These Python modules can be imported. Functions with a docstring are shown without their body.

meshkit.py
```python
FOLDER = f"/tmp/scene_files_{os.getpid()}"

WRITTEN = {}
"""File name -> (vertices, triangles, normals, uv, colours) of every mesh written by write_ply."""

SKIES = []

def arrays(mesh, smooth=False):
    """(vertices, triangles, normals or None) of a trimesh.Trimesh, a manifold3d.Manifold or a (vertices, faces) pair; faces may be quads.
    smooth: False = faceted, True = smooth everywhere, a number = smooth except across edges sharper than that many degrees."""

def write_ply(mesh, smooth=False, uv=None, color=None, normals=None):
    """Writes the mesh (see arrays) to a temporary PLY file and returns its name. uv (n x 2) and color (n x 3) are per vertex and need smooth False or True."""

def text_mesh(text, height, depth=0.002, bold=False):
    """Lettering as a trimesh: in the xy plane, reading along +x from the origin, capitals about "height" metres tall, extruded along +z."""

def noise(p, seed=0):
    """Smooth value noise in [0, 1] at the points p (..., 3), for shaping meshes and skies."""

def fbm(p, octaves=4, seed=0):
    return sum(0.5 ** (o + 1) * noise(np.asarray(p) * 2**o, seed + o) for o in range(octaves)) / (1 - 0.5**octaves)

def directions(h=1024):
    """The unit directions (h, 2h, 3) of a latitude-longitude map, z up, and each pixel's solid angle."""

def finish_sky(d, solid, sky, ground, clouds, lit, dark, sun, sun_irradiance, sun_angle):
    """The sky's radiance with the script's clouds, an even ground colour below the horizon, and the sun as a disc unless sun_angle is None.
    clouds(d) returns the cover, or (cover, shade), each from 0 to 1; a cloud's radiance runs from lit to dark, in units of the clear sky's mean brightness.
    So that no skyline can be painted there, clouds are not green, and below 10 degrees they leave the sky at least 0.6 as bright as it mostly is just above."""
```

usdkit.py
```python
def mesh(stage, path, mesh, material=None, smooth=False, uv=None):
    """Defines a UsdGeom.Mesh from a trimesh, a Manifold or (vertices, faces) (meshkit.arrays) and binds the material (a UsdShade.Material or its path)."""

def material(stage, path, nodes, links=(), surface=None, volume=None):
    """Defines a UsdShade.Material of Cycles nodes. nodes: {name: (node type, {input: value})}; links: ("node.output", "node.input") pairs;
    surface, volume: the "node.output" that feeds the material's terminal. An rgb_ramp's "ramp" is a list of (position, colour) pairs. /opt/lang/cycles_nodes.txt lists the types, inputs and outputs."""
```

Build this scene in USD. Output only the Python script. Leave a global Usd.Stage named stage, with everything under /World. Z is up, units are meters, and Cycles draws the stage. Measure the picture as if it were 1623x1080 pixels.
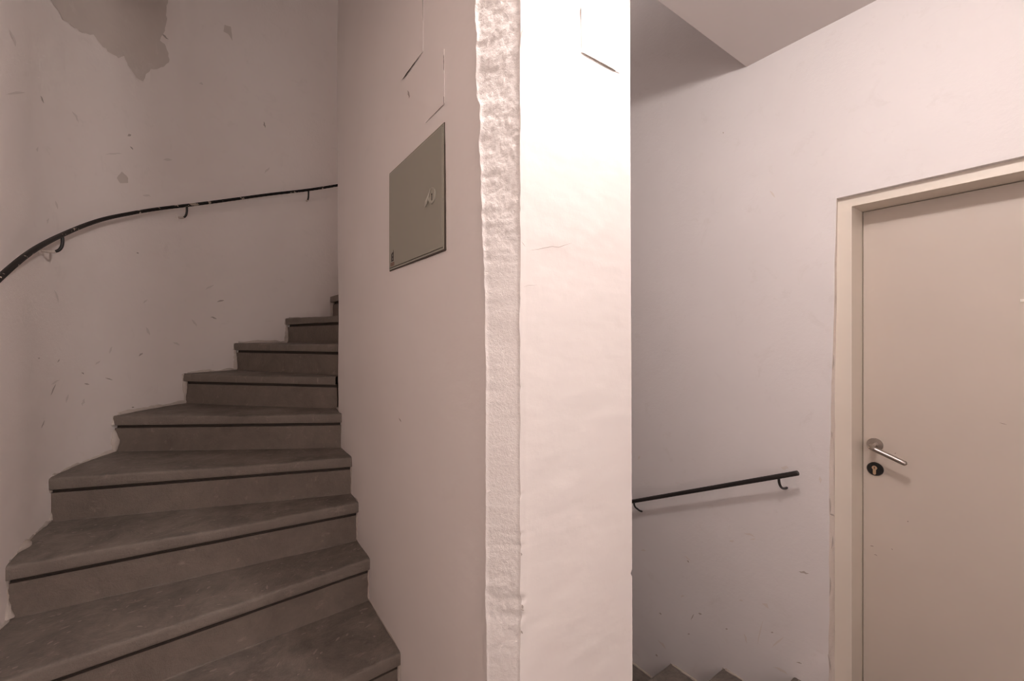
import math, random
import numpy as np, trimesh, usdkit, meshkit
from shapely.geometry import Polygon, box as sbox
from pxr import Usd, UsdGeom, UsdShade, UsdLux, Gf, Sdf

stage = Usd.Stage.CreateInMemory()
UsdGeom.SetStageUpAxis(stage, UsdGeom.Tokens.z)
UsdGeom.SetStageMetersPerUnit(stage, 1.0)
UsdGeom.Xform.Define(stage, '/World')
UsdGeom.Scope.Define(stage, '/World/Looks')

# ------------------------------------------------------------------ camera, light, exposure
F, TH, HY, CH = 670.0, 0.616, 538.5, 1.461          # focal length in pixels, yaw, horizon row, eye height
W, H = 1623.0, 1080.0
cam = UsdGeom.Camera.Define(stage, '/World/camera')
cam.CreateHorizontalApertureAttr(36.0)
cam.CreateVerticalApertureAttr(36.0 * H / W)
cam.CreateFocalLengthAttr(36.0 * F / W)
cam.CreateVerticalApertureOffsetAttr(-(H / 2 - HY) / W * 36.0)
cam.CreateClippingRangeAttr(Gf.Vec2f(0.02, 100))
cam.AddTranslateOp().Set(Gf.Vec3d(0, 0, CH))
cam.AddRotateXYZOp().Set(Gf.Vec3f(90, 0, -math.degrees(TH)))
EXPOSURE = 1.8
cam.CreateExposureAttr(EXPOSURE)
LAMP_AT, LAMP_R = (0.685, 0.32, 2.635), 0.06        # the opal globe on the landing's ceiling lights the place
LAMP_COLOR, LAMP_POWER = (1.0, 0.926, 0.902), 80.0
UPPER_AT, UPPER_FILL_POWER = (1.72, 1.78, 4.165), 15.0     # second globe, unseen, added to fill the upper stairwell with light

FILL_GLOW, FILL_COLOR = 1.0, (1.0, 0.925, 0.90)            # fill light from a window added unseen behind the camera

# ------------------------------------------------------------------ helpers
used = {}
def numbered(path):
    if path not in used:
        used[path] = 0
        return path
    used[path] += 1
    return f'{path}_{used[path]:03d}'

def data(o, label=None, cat=None, group=None, kind=None):
    p = o.GetPrim() if hasattr(o, 'GetPrim') else o
    for k, v in (('label', label), ('category', cat), ('group', group), ('kind', kind)):
        if v: p.SetCustomDataByKey(k, v)
    return o

def obj(name, mesh, mat, parent=None, smooth=35, **kw):
    base = parent.GetPath().pathString if parent is not None else '/World'
    return data(usdkit.mesh(stage, numbered(f'{base}/{name}'), mesh, mat, smooth), **kw)

def thing(name, label, cat, loc=(0, 0, 0), **kw):
    x = UsdGeom.Xform.Define(stage, numbered('/World/' + name))
    if any(loc): x.AddTranslateOp().Set(Gf.Vec3d(*map(float, loc)))
    return data(x, label, cat, **kw)

def ray(px, py):
    r = (px - W / 2) / F
    return np.array([math.sin(TH) + r * math.cos(TH), math.cos(TH) - r * math.sin(TH), -(py - HY) / F])
EYE = np.array([0, 0, CH])
def on_x(px, py, x): d = ray(px, py); return EYE + d * (x / d[0])
def on_y(px, py, y): d = ray(px, py); return EYE + d * (y / d[1])
def on_z(px, py, z): d = ray(px, py); return EYE + d * ((z - CH) / d[2])

def fbm(p, scale, octaves=3, seed=0):
    return meshkit.fbm(np.asarray(p, float) * scale, octaves, seed) - 0.5

def grid(P, flip=False):
    """(rows, columns, 3) points -> (vertices, quads)"""
    n, m = P.shape[:2]
    i = np.arange(n * m).reshape(n, m)
    q = np.stack([i[:-1, :-1], i[:-1, 1:], i[1:, 1:], i[1:, :-1]], -1).reshape(-1, 4)
    return P.reshape(-1, 3), q[:, ::-1] if flip else q

def join(*gs):
    v, f, k = [], [], 0
    for g in gs:
        if isinstance(g, tuple):
            vv, ff = np.asarray(g[0], float), np.asarray(g[1], int)
            if ff.shape[1] == 4: ff = np.vstack([ff[:, [0, 1, 2]], ff[:, [0, 2, 3]]])
        else: vv, ff = np.asarray(g.vertices), np.asarray(g.faces)
        v.append(vv); f.append(ff + k); k += len(vv)
    return np.vstack(v), np.vstack(f)

def merge(m):
    t = trimesh.Trimesh(*m, process=False); t.merge_vertices(digits_vertex=6); t.fix_normals()
    return t

def tube(path, radius, n=14, caps=True):
    path = np.asarray(path, float); radius = np.broadcast_to(radius, len(path))
    t = np.gradient(path, axis=0); t /= np.linalg.norm(t, axis=1, keepdims=True)
    a = np.cross(t[0], [0, 0, 1.0])
    if np.linalg.norm(a) < 1e-3: a = np.cross(t[0], [1.0, 0, 0])
    rings = []
    for k in range(len(path)):
        a = a - t[k] * (a @ t[k]); a /= np.linalg.norm(a); b = np.cross(t[k], a)
        an = np.linspace(0, 2 * np.pi, n, endpoint=False)
        rings.append(path[k] + radius[k] * (np.cos(an)[:, None] * a + np.sin(an)[:, None] * b))
    v = np.vstack(rings); f = []
    for k in range(len(path) - 1):
        for j in range(n):
            p, q = k * n + j, k * n + (j + 1) % n
            f += [[p, q, q + n], [p, q + n, p + n]]
    if caps:
        v = np.vstack([v, path[0], path[-1]]); c0, c1 = len(v) - 2, len(v) - 1; e = (len(path) - 1) * n
        for j in range(n):
            f += [[c0, (j + 1) % n, j], [c1, e + j, e + (j + 1) % n]]
    return v, np.array(f)

def bez(p0, p1, p2, n=10):
    t = np.linspace(0, 1, n)[:, None]
    p0, p1, p2 = map(np.asarray, (p0, p1, p2))
    return (1 - t) ** 2 * p0 + 2 * t * (1 - t) * p1 + t ** 2 * p2

def rounded_box(x0, x1, y0, y1, z0, z1, r=0.002):
    import manifold3d as m3
    pts = [m3.Manifold.sphere(r, 8).translate((x, y, z)) for x in (x0 + r, x1 - r) for y in (y0 + r, y1 - r) for z in (z0 + r, z1 - r)]
    return m3.Manifold.batch_hull(pts)

def lathe_x(profile, center, n=40):
    """profile (radius, distance along -x) turned about the x axis through center"""
    an = np.linspace(0, 2 * np.pi, n + 1)
    P = np.array([[(-h, r * math.cos(a), r * math.sin(a)) for a in an] for r, h in profile]) + np.asarray(center)
    return merge(grid(P))

# ------------------------------------------------------------------ materials
def looks(name, nodes, links, surface='p.BSDF'):
    return usdkit.material(stage, '/World/Looks/' + name, nodes, links, surface=surface)

def paint(name, a, b, rough=0.55, bump=0.25, fine=55, dirt=(0.52, 0.45, 0.39), dirt_amt=0.25, spec=0.35, streak=False):
    n = {'g': ('geometry', {}),
         'n1': ('noise_texture', {'scale': 2.2, 'detail': 5.0, 'roughness': 0.6}),
         'n2': ('noise_texture', {'scale': fine, 'detail': 6.0, 'roughness': 0.65}),
         'n3': ('noise_texture', {'scale': 9.0, 'detail': 8.0, 'roughness': 0.72, 'distortion': 0.6}),
         'r1': ('rgb_ramp', {'ramp': [(0.3, a), (0.7, b)]}),
         'r3': ('rgb_ramp', {'ramp': [(0.0, (0, 0, 0)), (0.58, (0, 0, 0)), (0.78, (dirt_amt,) * 3)]}),
         'm': ('mix_color', {'b': dirt}),
         'b': ('bump', {'strength': bump, 'distance': 0.004}),
         'p': ('principled_bsdf', {'roughness': rough, 'specular_ior_level': spec})}
    l = [('g.position', 'n1.vector'), ('g.position', 'n2.vector'), ('g.position', 'n3.vector'), ('n1.fac', 'r1.fac'), ('n3.fac', 'r3.fac'),
         ('r1.color', 'm.a'), ('r3.color', 'm.fac'), ('m.result', 'p.base_color'), ('n2.fac', 'b.height'), ('b.normal', 'p.normal')]
    if streak:
        n['mp'] = ('mapping', {'rotation': (0.0, 0.55, 0.0), 'scale': (1.0, 1.0, 5.0)})
        n['n4'] = ('noise_texture', {'scale': 7.0, 'detail': 4.0, 'roughness': 0.55})
        n['ad'] = ('math', {'math_type': 'multiply_add', 'value2': 0.7})
        l = [x for x in l if x[0] != 'n2.fac'] + [('g.position', 'mp.vector'), ('mp.vector', 'n4.vector'), ('n4.fac', 'ad.value1'), ('n2.fac', 'ad.value3'), ('ad.value', 'b.height')]
    return looks(name, n, l)

def plain(name, c, rough=0.5, metal=0.0, spec=0.5, extra=None):
    return looks(name, {'p': ('principled_bsdf', {'base_color': c, 'roughness': rough, 'metallic': metal, 'specular_ior_level': spec, **(extra or {})})}, [])

M_wall = paint('wall_paint', (0.755, 0.702, 0.69), (0.78, 0.73, 0.718))
M_left = paint('stair_wall_paint', (0.83, 0.738, 0.692), (0.86, 0.775, 0.73), dirt_amt=0.22, bump=0.3)
M_pier = paint('pier_paint', (0.835, 0.76, 0.725), (0.855, 0.79, 0.757), dirt_amt=0.10, bump=0.10, streak=True)
M_rough = paint('rough_plaster', (0.78, 0.71, 0.675), (0.80, 0.74, 0.71), dirt_amt=0.15, bump=0.55, fine=170)
M_strip = paint('strip_plaster', (0.66, 0.57, 0.51), (0.78, 0.70, 0.65), dirt=(0.40, 0.32, 0.27), dirt_amt=0.6, bump=0.6, fine=110)
M_ceil = paint('ceiling_paint', (0.70, 0.635, 0.605), (0.72, 0.655, 0.625), bump=0.1, dirt_amt=0.05)
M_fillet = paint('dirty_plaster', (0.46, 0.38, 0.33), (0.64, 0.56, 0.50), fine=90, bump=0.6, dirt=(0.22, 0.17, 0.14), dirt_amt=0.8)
M_bare = paint('bare_plaster', (0.585, 0.505, 0.455), (0.67, 0.585, 0.53), bump=0.3, fine=60, dirt=(0.76, 0.67, 0.62), dirt_amt=0.7)
M_floor = paint('floor_stone', (0.24, 0.20, 0.17), (0.31, 0.26, 0.22), rough=0.6, fine=70)
M_scuff = plain('scuff_dark', (0.47, 0.40, 0.36), 0.8)
M_faint = plain('scuff_faint', (0.715, 0.635, 0.59), 0.7)
M_chip = plain('paint_smear', (0.30, 0.243, 0.208), 0.7)
M_seam = plain('seam_dirt', (0.09, 0.068, 0.055), 0.9)
M_joint = plain('joint_shade', (0.07, 0.053, 0.042), 0.95)  # shade of the groove under each nosing, put into the strip's colour

def stone(name, top_a, top_b, side_a, side_b):
    n = {'g': ('geometry', {}), 'sx': ('separate_xyz', {}),
         'n1': ('noise_texture', {'scale': 6.5, 'detail': 9.0, 'roughness': 0.78, 'distortion': 0.4}),
         'n2': ('noise_texture', {'scale': 90.0, 'detail': 5.0, 'roughness': 0.7}),
         'mp': ('mapping', {'scale': (14.0, 42.0, 20.0), 'rotation': (0, 0, 0.1)}),
         'n3': ('noise_texture', {'scale': 1.0, 'detail': 5.0, 'roughness': 0.7}),
         'rt': ('rgb_ramp', {'ramp': [(0.3, top_a), (0.7, top_b)]}),
         'rs': ('rgb_ramp', {'ramp': [(0.3, side_a), (0.7, side_b)]}),
         'rz': ('rgb_ramp', {'ramp': [(0.45, (0, 0, 0)), (0.85, (1, 1, 1))]}),
         'rf': ('rgb_ramp', {'ramp': [(0.60, (0, 0, 0)), (0.72, (0.42, 0.42, 0.42))]}),
         'm1': ('mix_color', {}), 'm2': ('mix_color', {'b': (0.40, 0.325, 0.28)}),
         'ad': ('math', {'math_type': 'multiply_add', 'value2': 1.5}),
         'b': ('bump', {'strength': 0.6, 'distance': 0.005}),
         'p': ('principled_bsdf', {'roughness': 0.62, 'specular_ior_level': 0.35})}
    l = [('g.normal', 'sx.vector'), ('sx.z', 'rz.fac'), ('g.position', 'n1.vector'), ('g.position', 'n2.vector'), ('g.position', 'mp.vector'), ('mp.vector', 'n3.vector'),
         ('n1.fac', 'rt.fac'), ('n1.fac', 'rs.fac'), ('rs.color', 'm1.a'), ('rt.color', 'm1.b'), ('rz.color', 'm1.fac'),
         ('n3.fac', 'rf.fac'), ('m1.result', 'm2.a'), ('rf.color', 'm2.fac'), ('m2.result', 'p.base_color'),
         ('n1.fac', 'ad.value1'), ('n2.fac', 'ad.value3'), ('ad.value', 'b.height'), ('b.normal', 'p.normal')]
    return looks(name, n, l)
M_tread = stone('step_stone', (0.105, 0.086, 0.073), (0.275, 0.228, 0.195), (0.175, 0.14, 0.117), (0.245, 0.20, 0.17))
M_riser = stone('riser_stone', (0.16, 0.126, 0.104), (0.24, 0.192, 0.16), (0.155, 0.121, 0.099), (0.24, 0.19, 0.158))

# black rail with chips showing pale primer
M_rail = looks('chipped_rail', {'g': ('geometry', {}), 'n': ('noise_texture', {'scale': 26.0, 'detail': 3.0, 'roughness': 0.6}),
    'r': ('rgb_ramp', {'ramp': [(0.605, (0.009, 0.0065, 0.0055)), (0.615, (0.42, 0.34, 0.28))]}), 'p': ('principled_bsdf', {'roughness': 0.5, 'specular_ior_level': 0.25})},
    [('g.position', 'n.vector'), ('n.fac', 'r.fac'), ('r.color', 'p.base_color')])
M_black = plain('black_iron', (0.022, 0.018, 0.017), 0.38)
M_steel = plain('brushed_steel', (0.46, 0.41, 0.375), 0.32, 1.0)
M_plastic = plain('black_plastic', (0.012, 0.011, 0.011), 0.35)
M_brass = plain('brass', (0.78, 0.60, 0.42), 0.35, 1.0)
M_hole = plain('keyhole_black', (0.008, 0.006, 0.005), 0.8)
M_frame = paint('door_frame_paint', (0.74, 0.655, 0.565), (0.76, 0.68, 0.59), rough=0.38, bump=0.06, fine=40, dirt_amt=0.12, spec=0.5)
M_leaf = paint('door_leaf_paint', (0.57, 0.49, 0.425), (0.59, 0.51, 0.445), rough=0.42, bump=0.04, fine=30, dirt=(0.60, 0.49, 0.38), dirt_amt=0.25, spec=0.5)
M_cab = plain('cabinet_grey', (0.335, 0.315, 0.255), 0.34, 0.0, 0.5)
M_cabrim = plain('cabinet_rim', (0.37, 0.35, 0.285), 0.35)
M_lamp = looks('lamp_glow', {'e': ('emission', {'color': LAMP_COLOR, 'strength': LAMP_POWER})}, [], surface='e.emission')
M_fill_window = looks('fill_window_glow', {'e': ('emission', {'color': FILL_COLOR, 'strength': FILL_GLOW})}, [], surface='e.emission')  # glowing sheet of the added fill window
M_white = plain('lamp_base_white', (0.8, 0.78, 0.75), 0.4)

# ------------------------------------------------------------------ plan of the place (metres)
XL, XR, YB = -0.494, 2.057, -1.25          # left wall, right wall, wall behind
CX, CY, RO = 0.58, 2.05, 1.074             # curve of the outer stair wall
AX, BY = 0.483, 0.725                      # newel wall: left face x, front face y
NX, NY, NR = 0.688, 2.087, 0.205           # rounded far end of the newel wall
RISE = 0.16
ZC, YC = 2.75, 0.99                        # landing ceiling and where it ends
YR = 1.95                                  # where the straight right wall meets the curve

def wall_base(u):
    """outer wall's plan path by length u: straight from the back, the left quarter, then round to the right wall"""
    L1 = CY - YB; L2 = RO * math.pi / 2; rx, ry = XR - CX, CY + RO - YR; L3 = (rx + ry) / 2 * math.pi / 2
    u = np.asarray(u, float)
    a = np.clip((u - L1) / RO, 0, math.pi / 2); b = np.clip((u - L1 - L2) / L3, 0, 1) * math.pi / 2
    x = np.where(u < L1, XL, np.where(u < L1 + L2, CX - RO * np.cos(a), CX + rx * np.sin(b)))
    y = np.where(u < L1, YB + u, np.where(u < L1 + L2, CY + RO * np.sin(a), YR + ry * np.cos(b)))
    nx = np.where(u < L1, 1.0, np.where(u < L1 + L2, np.cos(a), -np.sin(b))); ny = np.where(u < L1, 0.0, np.where(u < L1 + L2, -np.sin(a), -np.cos(b)))
    return np.stack([x, y], -1), np.stack([nx, ny], -1), L1 + L2 + L3

def wall_disp(P):
    return 0.016 * fbm(P, 1.7, 2, 5) + 0.005 * fbm(P, 9.0, 3, 6)

def grid_uz(u, z):
    U, Z = np.meshgrid(u, z)
    xy, n, _ = wall_base(U)
    P = np.concatenate([xy, Z[..., None]], -1); N = np.concatenate([n, np.zeros_like(Z)[..., None]], -1)
    return P + N * wall_disp(P)[..., None], P, N

ZLO, ZTOP = -0.95, 4.3
U_END = wall_base(0)[2]
u = np.arange(0, U_END + 0.02, 0.02); u[-1] = U_END; z = np.arange(ZLO, ZTOP + 0.01, 0.025)
Pin, Pb, Nb = grid_uz(u, z)
uo = u[::5] if u[::5][-1] == u[-1] else np.r_[u[::5], u[-1]]
_, Pb2, Nb2 = grid_uz(uo, np.array([ZLO, ZTOP]))
Pout = Pb2 - Nb2 * 0.16
wall_left = obj('wall_left', join(grid(Pin), grid(Pout, True)), M_left, smooth=True, kind='structure')

def hit_wall(px, py, off=0.0):
    d = ray(px, py); r = RO - off
    A = d[0] ** 2 + d[1] ** 2; B = -(d[0] * CX + d[1] * CY); C = CX ** 2 + CY ** 2 - r * r
    D = B * B - A * C
    if D >= 0:
        P = EYE + d * ((-B + math.sqrt(D)) / A)
        if P[1] >= CY:
            n = np.array([CX - P[0], CY - P[1], 0]); return P, n / np.linalg.norm(n)
    return EYE + d * ((CX - r) / d[0]), np.array([1.0, 0, 0])

def left_surface(px, py, lift=0.0012):
    P, n = hit_wall(px, py)
    return P + n * (float(wall_disp(P)) + lift)
def right_surface(px, py, lift=0.0010):
    P = on_x(px, py, XR)
    return P - np.array([1.0, 0, 0]) * (float(right_disp(P)) + lift)
def pier_left_surface(px, py, lift=0.0010):
    P = on_x(px, py, AX)
    return P - np.array([1.0, 0, 0]) * (float(pier_disp(P)) + lift)
def right_disp(P): return 0.010 * fbm(P, 1.6, 2, 15) + 0.003 * fbm(P, 8.0, 3, 16)
def pier_disp(P): return 0.010 * fbm(P, 1.9, 2, 25) + 0.003 * fbm(P, 11.0, 3, 26)

def flake(poly, surf, cell=10, lift=0.0012, edge=0.0):
    """a flake or stain outlined in the photograph, lying on its wall: fine triangles on the real surface"""
    pg = Polygon(poly).buffer(0)
    v, f = trimesh.creation.triangulate_polygon(pg, engine='earcut')
    t = trimesh.Trimesh(np.c_[v, np.zeros(len(v))], f, process=False)
    t = t.subdivide_to_size(cell, max_iter=14) if hasattr(t, 'subdivide_to_size') else t
    q = np.asarray(t.vertices)
    top = np.array([surf(x, y, lift) for x, y, _ in q])
    return top, np.asarray(t.faces)[:, ::-1]

def mark(px, py, length, ang, width, surf, rng, lift=0.001):
    """one scuff: a tapering stroke on the wall"""
    a = math.radians(ang); c, s = math.cos(a), math.sin(a); pts = []
    for k, t in enumerate(np.linspace(-0.5, 0.5, 5)):
        w = width * 0.5 * (1 - abs(2 * t) ** 1.5) + 0.15; pts.append((t, w, rng.uniform(-0.25, 0.25) * width + 0.12 * length * (t * t - 0.1)))
    up = [(px + t * length * c - (o + w) * s, py + t * length * s + (o + w) * c) for t, w, o in pts]
    dn = [(px + t * length * c - (o - w) * s, py + t * length * s + (o - w) * c) for t, w, o in pts]
    v = np.array([surf(x, y, lift) for x, y in up + dn])
    return v, np.array([[k, k + 1, k + 6, k + 5] for k in range(4)])

rng = random.Random(4)
big = [(80, 0), (100, 30), (130, 53), (147, 55), (163, 75), (187, 93), (197, 88), (200, 100), (217, 123), (225, 128), (238, 108), (250, 110), (268, 100), (263, 75), (253, 63), (263, 40), (265, -30), (70, -30)]
def ragged(poly, step=5, amp=1.3):
    out = []
    for (x0, y0), (x1, y1) in zip(poly, poly[1:] + poly[:1]):
        n = max(1, int(math.hypot(x1 - x0, y1 - y0) / step))
        for k in range(n): out.append((x0 + (x1 - x0) * k / n + rng.uniform(-amp, amp), y0 + (y1 - y0) * k / n + rng.uniform(-amp, amp)))
    return out
obj('bare_plaster_patch', flake(ragged(big), left_surface), M_bare, wall_left, label='large ragged grey patch where the paint has peeled')
obj('bare_plaster_patch', flake(ragged([(193, 272), (203, 282), (202, 290), (190, 290), (184.5, 282)], 4, .6), left_surface), M_bare, wall_left, label='small grey six-sided patch above the handrail')
obj('bare_plaster_patch', flake(ragged([(355, 40), (365, 43), (368, 65), (361.5, 55), (353, 50)], 4, .6), left_surface), M_bare, wall_left, label='small grey sliver patch high on the curved wall')
dark_marks = [(350, 477, 11, -15, 2.2), (339, 504, 10, 18, 2), (223, 562, 8, -35, 2.4), (62, 568, 3, 0, 2), (93, 572, 6, -60, 1.6), (85, 618, 20, -65, 2), (138, 609, 8, 10, 2), (132, 592, 5, 40, 2), (173, 601, 12, 20, 1.4),
              (68, 158, 13, 65, 2), (260, 58, 15, 38, 2.6), (204, 214, 6, -15, 4), (207, 235, 7, 50, 2), (419, 198, 10, 72, 2.4), (218, 401, 4, 10, 2), (134, 9, 10, 60, 3), (68, 673, 14, -65, 1.6), (210, 646, 4, 0, 2.4)]
faint_marks = [(108, 632, 14, -70, 3), (133, 638, 12, -70, 3.5), (230, 478, 9, -35, 2.4), (333, 455, 16, -30, 2.6), (60, 237, 8, -80, 3), (423, 270, 12, -50, 3), (232, 310, 13, 10, 3), (88, 606, 16, -30, 3), (155, 575, 10, -40, 2.5), (265, 253, 14, 5, 4),
               (318, 133, 7, 20, 3), (25, 148, 30, -3, 4), (20, 60, 28, 70, 4), (120, 185, 20, 60, 3), (180, 244, 26, -2, 2), (235, 525, 14, 60, 4), (308, 512, 14, 55, 3), (175, 555, 12, -65, 3), (90, 325, 14, 80, 3), (75, 350, 9, -70, 2.5), (280, 545, 12, 25, 3), (88, 470, 22, 70, 3)]
# plaster sliver marks grouped: nobody could count them
obj('scuff_mark', join(*[mark(*m, left_surface, rng) for m in dark_marks]), M_scuff, wall_left, smooth=False, kind='stuff', label='small dark scuffs and nicks')
obj('faint_smudge', join(*[mark(*m, left_surface, rng) for m in faint_marks]), M_faint, wall_left, smooth=False, kind='stuff', label='faint grey smudges')

# ------------------------------------------------------------------ right wall with the doorway
y_jamb = on_x(1350, 538, 2.08)[1]                                    # inner edge of the door frame
DW = 0.83                                                            # clear width of the doorway
X_FRAME, X_LEAF = 2.08, y_jamb / (on_x(1367, 538, 1.0)[1])
Z_HEAD = on_x(1350, 327.4, X_FRAME)[2]
def edge_y(z):                                                       # ragged plaster edge left of the frame
    zt, zb = on_x(1326, 314.5, XR), on_x(1314, 1080, XR)
    t = np.clip((zt[2] - z) / (zt[2] - zb[2]), 0, 1.3)
    q = np.stack([np.zeros_like(z), np.zeros_like(z), z], -1)
    return zt[1] + (zb[1] - zt[1]) * np.minimum(1, t * 1.7) + 0.007 * fbm(q, 9, 3, 31) * np.minimum(1, 4 * t)
Z_HOLE = on_x(1326, 314.5, XR)[2]
YH2 = y_jamb - DW - 0.05
ys_far, ys_mid, ys_near = np.linspace(YR, 0.66, 66), np.linspace(0.66, YH2, 46), np.linspace(YH2, YB, 40)
zs_lo, zs_hi = np.linspace(ZLO, Z_HOLE, 121), np.linspace(Z_HOLE, ZTOP, 100)
def rw(ys, zs):
    Y, Z = np.meshgrid(ys, zs)
    e = edge_y(Z)                                                    # y = 0.66 is moved to the ragged edge, blending out
    w = np.clip(1 - np.abs(Y - 0.66) / 0.25, 0, 1) * np.clip(1 - (Z - Z_HOLE) / 0.3, 0, 1)
    P = np.stack([np.full_like(Y, XR), Y + (e - 0.66) * w, Z], -1)
    P[..., 0] -= right_disp(P)
    return P
A1, A2, A3, A4, A5 = rw(ys_far, zs_lo), rw(ys_far, zs_hi), rw(ys_mid, zs_hi), rw(ys_near, zs_hi), rw(ys_near, zs_lo)
edge = A1[:, -1]                                                     # plaster slope from the wall's ragged edge back to the frame
yf = on_x(1328.5, 538, X_FRAME)[1]
hi_slope = []
for t in np.linspace(0, 1, 12):
    P = edge.copy(); tgt = np.stack([np.full(len(edge), X_FRAME + 0.012), np.full(len(edge), yf + 0.004), edge[:, 2]], -1)
    P = P + (tgt - P) * t
    P[:, 0] += 0.005 * math.sin(math.pi * t) + 0.020 * fbm(P + [0, 7 * t, 0], 13, 4, 33) * math.sin(math.pi * t)
    hi_slope.append(P)
hi_slope = np.array(hi_slope).transpose(1, 0, 2)
top = A3[0]
Ptop = np.stack([top, np.stack([np.full(len(top), 2.3), top[:, 1], np.full(len(top), Z_HOLE)], -1)])
nr = A5[:, 0]
Pnear = np.stack([nr, np.stack([np.full(len(nr), 2.3), nr[:, 1], nr[:, 2]], -1)], 1)
back = [grid(np.array([[[2.3, a, c], [2.3, b, c]], [[2.3, a, d], [2.3, b, d]]])) for a, b, c, d in ((YR, 0.72, ZLO, ZTOP), (0.72, YH2, Z_HOLE, ZTOP), (YH2, YB, ZLO, ZTOP))]
wall_right = obj('wall_right', merge(join(grid(A1), grid(A2), grid(A3), grid(A4), grid(A5), grid(Ptop, True), grid(Pnear, True), *[(b[0], b[1][:, ::-1]) for b in back])), M_wall, smooth=50, kind='structure')
obj('plaster_strip', grid(hi_slope), M_strip, wall_right, smooth=60, label='rough peeling plaster strip beside the door frame')
rd = [(1274, 908, 16, 12, 3), (1110, 973, 6, 10, 2.6), (1047, 973, 5, 30, 2), (1098, 978, 10, -65, 1.4), (1152, 997, 4, 0, 2), (1041, 1039, 5, 60, 2.2), (1267, 1051, 9, 15, 1.6), (1091, 890, 5, 50, 2), (1146, 210, 2, 0, 2), (1092, 1005, 4, 0, 1.6), (1224, 1003, 4, 0, 2)]
rd += [(1316, 803, 26, 88, 1.6), (1319, 817, 9, 20, 2.6), (1319.5, 860, 22, 95, 1.6), (1318, 690, 12, 88, 1.4), (1321, 575, 24, 90, 1.8), (1316, 930, 30, 92, 1.4), (1315, 1050, 26, 80, 2.0)]
rf = [(1205, 1003, 40, -78, 1.6), (1233, 1018, 26, -42, 3), (1214, 960, 13, 40, 5), (1188, 848, 18, 18, 3), (1224, 308, 14, 50, 3), (1013, 726, 7, -60, 3), (1193, 855, 9, 0, 2), (1182, 1012, 16, 75, 2.6), (1160, 858, 8, -10, 3), (1244, 742, 12, 0, 6), (1300, 760, 5, 0, 9), (1020, 873, 8, 0, 3), (1175, 952, 6, 0, 3), (1238, 1063, 25, 30, 4), (1050, 1022, 20, 50, 3), (1082, 945, 6, -20, 3), (1090, 885, 14, 35, 1.6)]
obj('scuff_mark', join(*[mark(*m, right_surface, rng) for m in rd]), M_scuff, wall_right, smooth=False, kind='stuff', label='small dark scuffs low on the wall')
obj('faint_smudge', join(*[mark(*m, right_surface, rng) for m in rf]), M_faint, wall_right, smooth=False, kind='stuff', label='faint grey smudges')

# ------------------------------------------------------------------ newel wall (pier) between the two flights
CHC = 0.0516                                                         # chamfer
yl0 = BY + CHC
ce = [(775, 1080), (774.5, 1000), (772, 960), (772.5, 930), (772.5, 640), (771.5, 560), (769.5, 545), (769, 470), (767.5, 438), (767, 399), (765.5, 371), (765, 340), (764, 277), (762, 230), (763.5, 205), (762.9, 168), (758, 153), (756.9, 130), (756.4, 78), (758, 52), (754.8, 31), (755.6, 0), (752, -150)]
CHY = np.array([on_x(*p, AX)[1] for p in ce]); CHZ = np.array([on_x(*p, AX)[2] for p in ce])
def chamfer_y(z):
    """chamfer's left edge on the left face by height: wider above, with ragged breaks"""
    q = np.stack([np.zeros_like(z), np.zeros_like(z), z], -1)
    return np.interp(z, CHZ, CHY) + 0.006 * fbm(q, 60, 3, 41) * np.interp(z, [0, 1.55, 1.75, 3], [0.5, 0.6, 1.2, 1.2])
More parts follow.
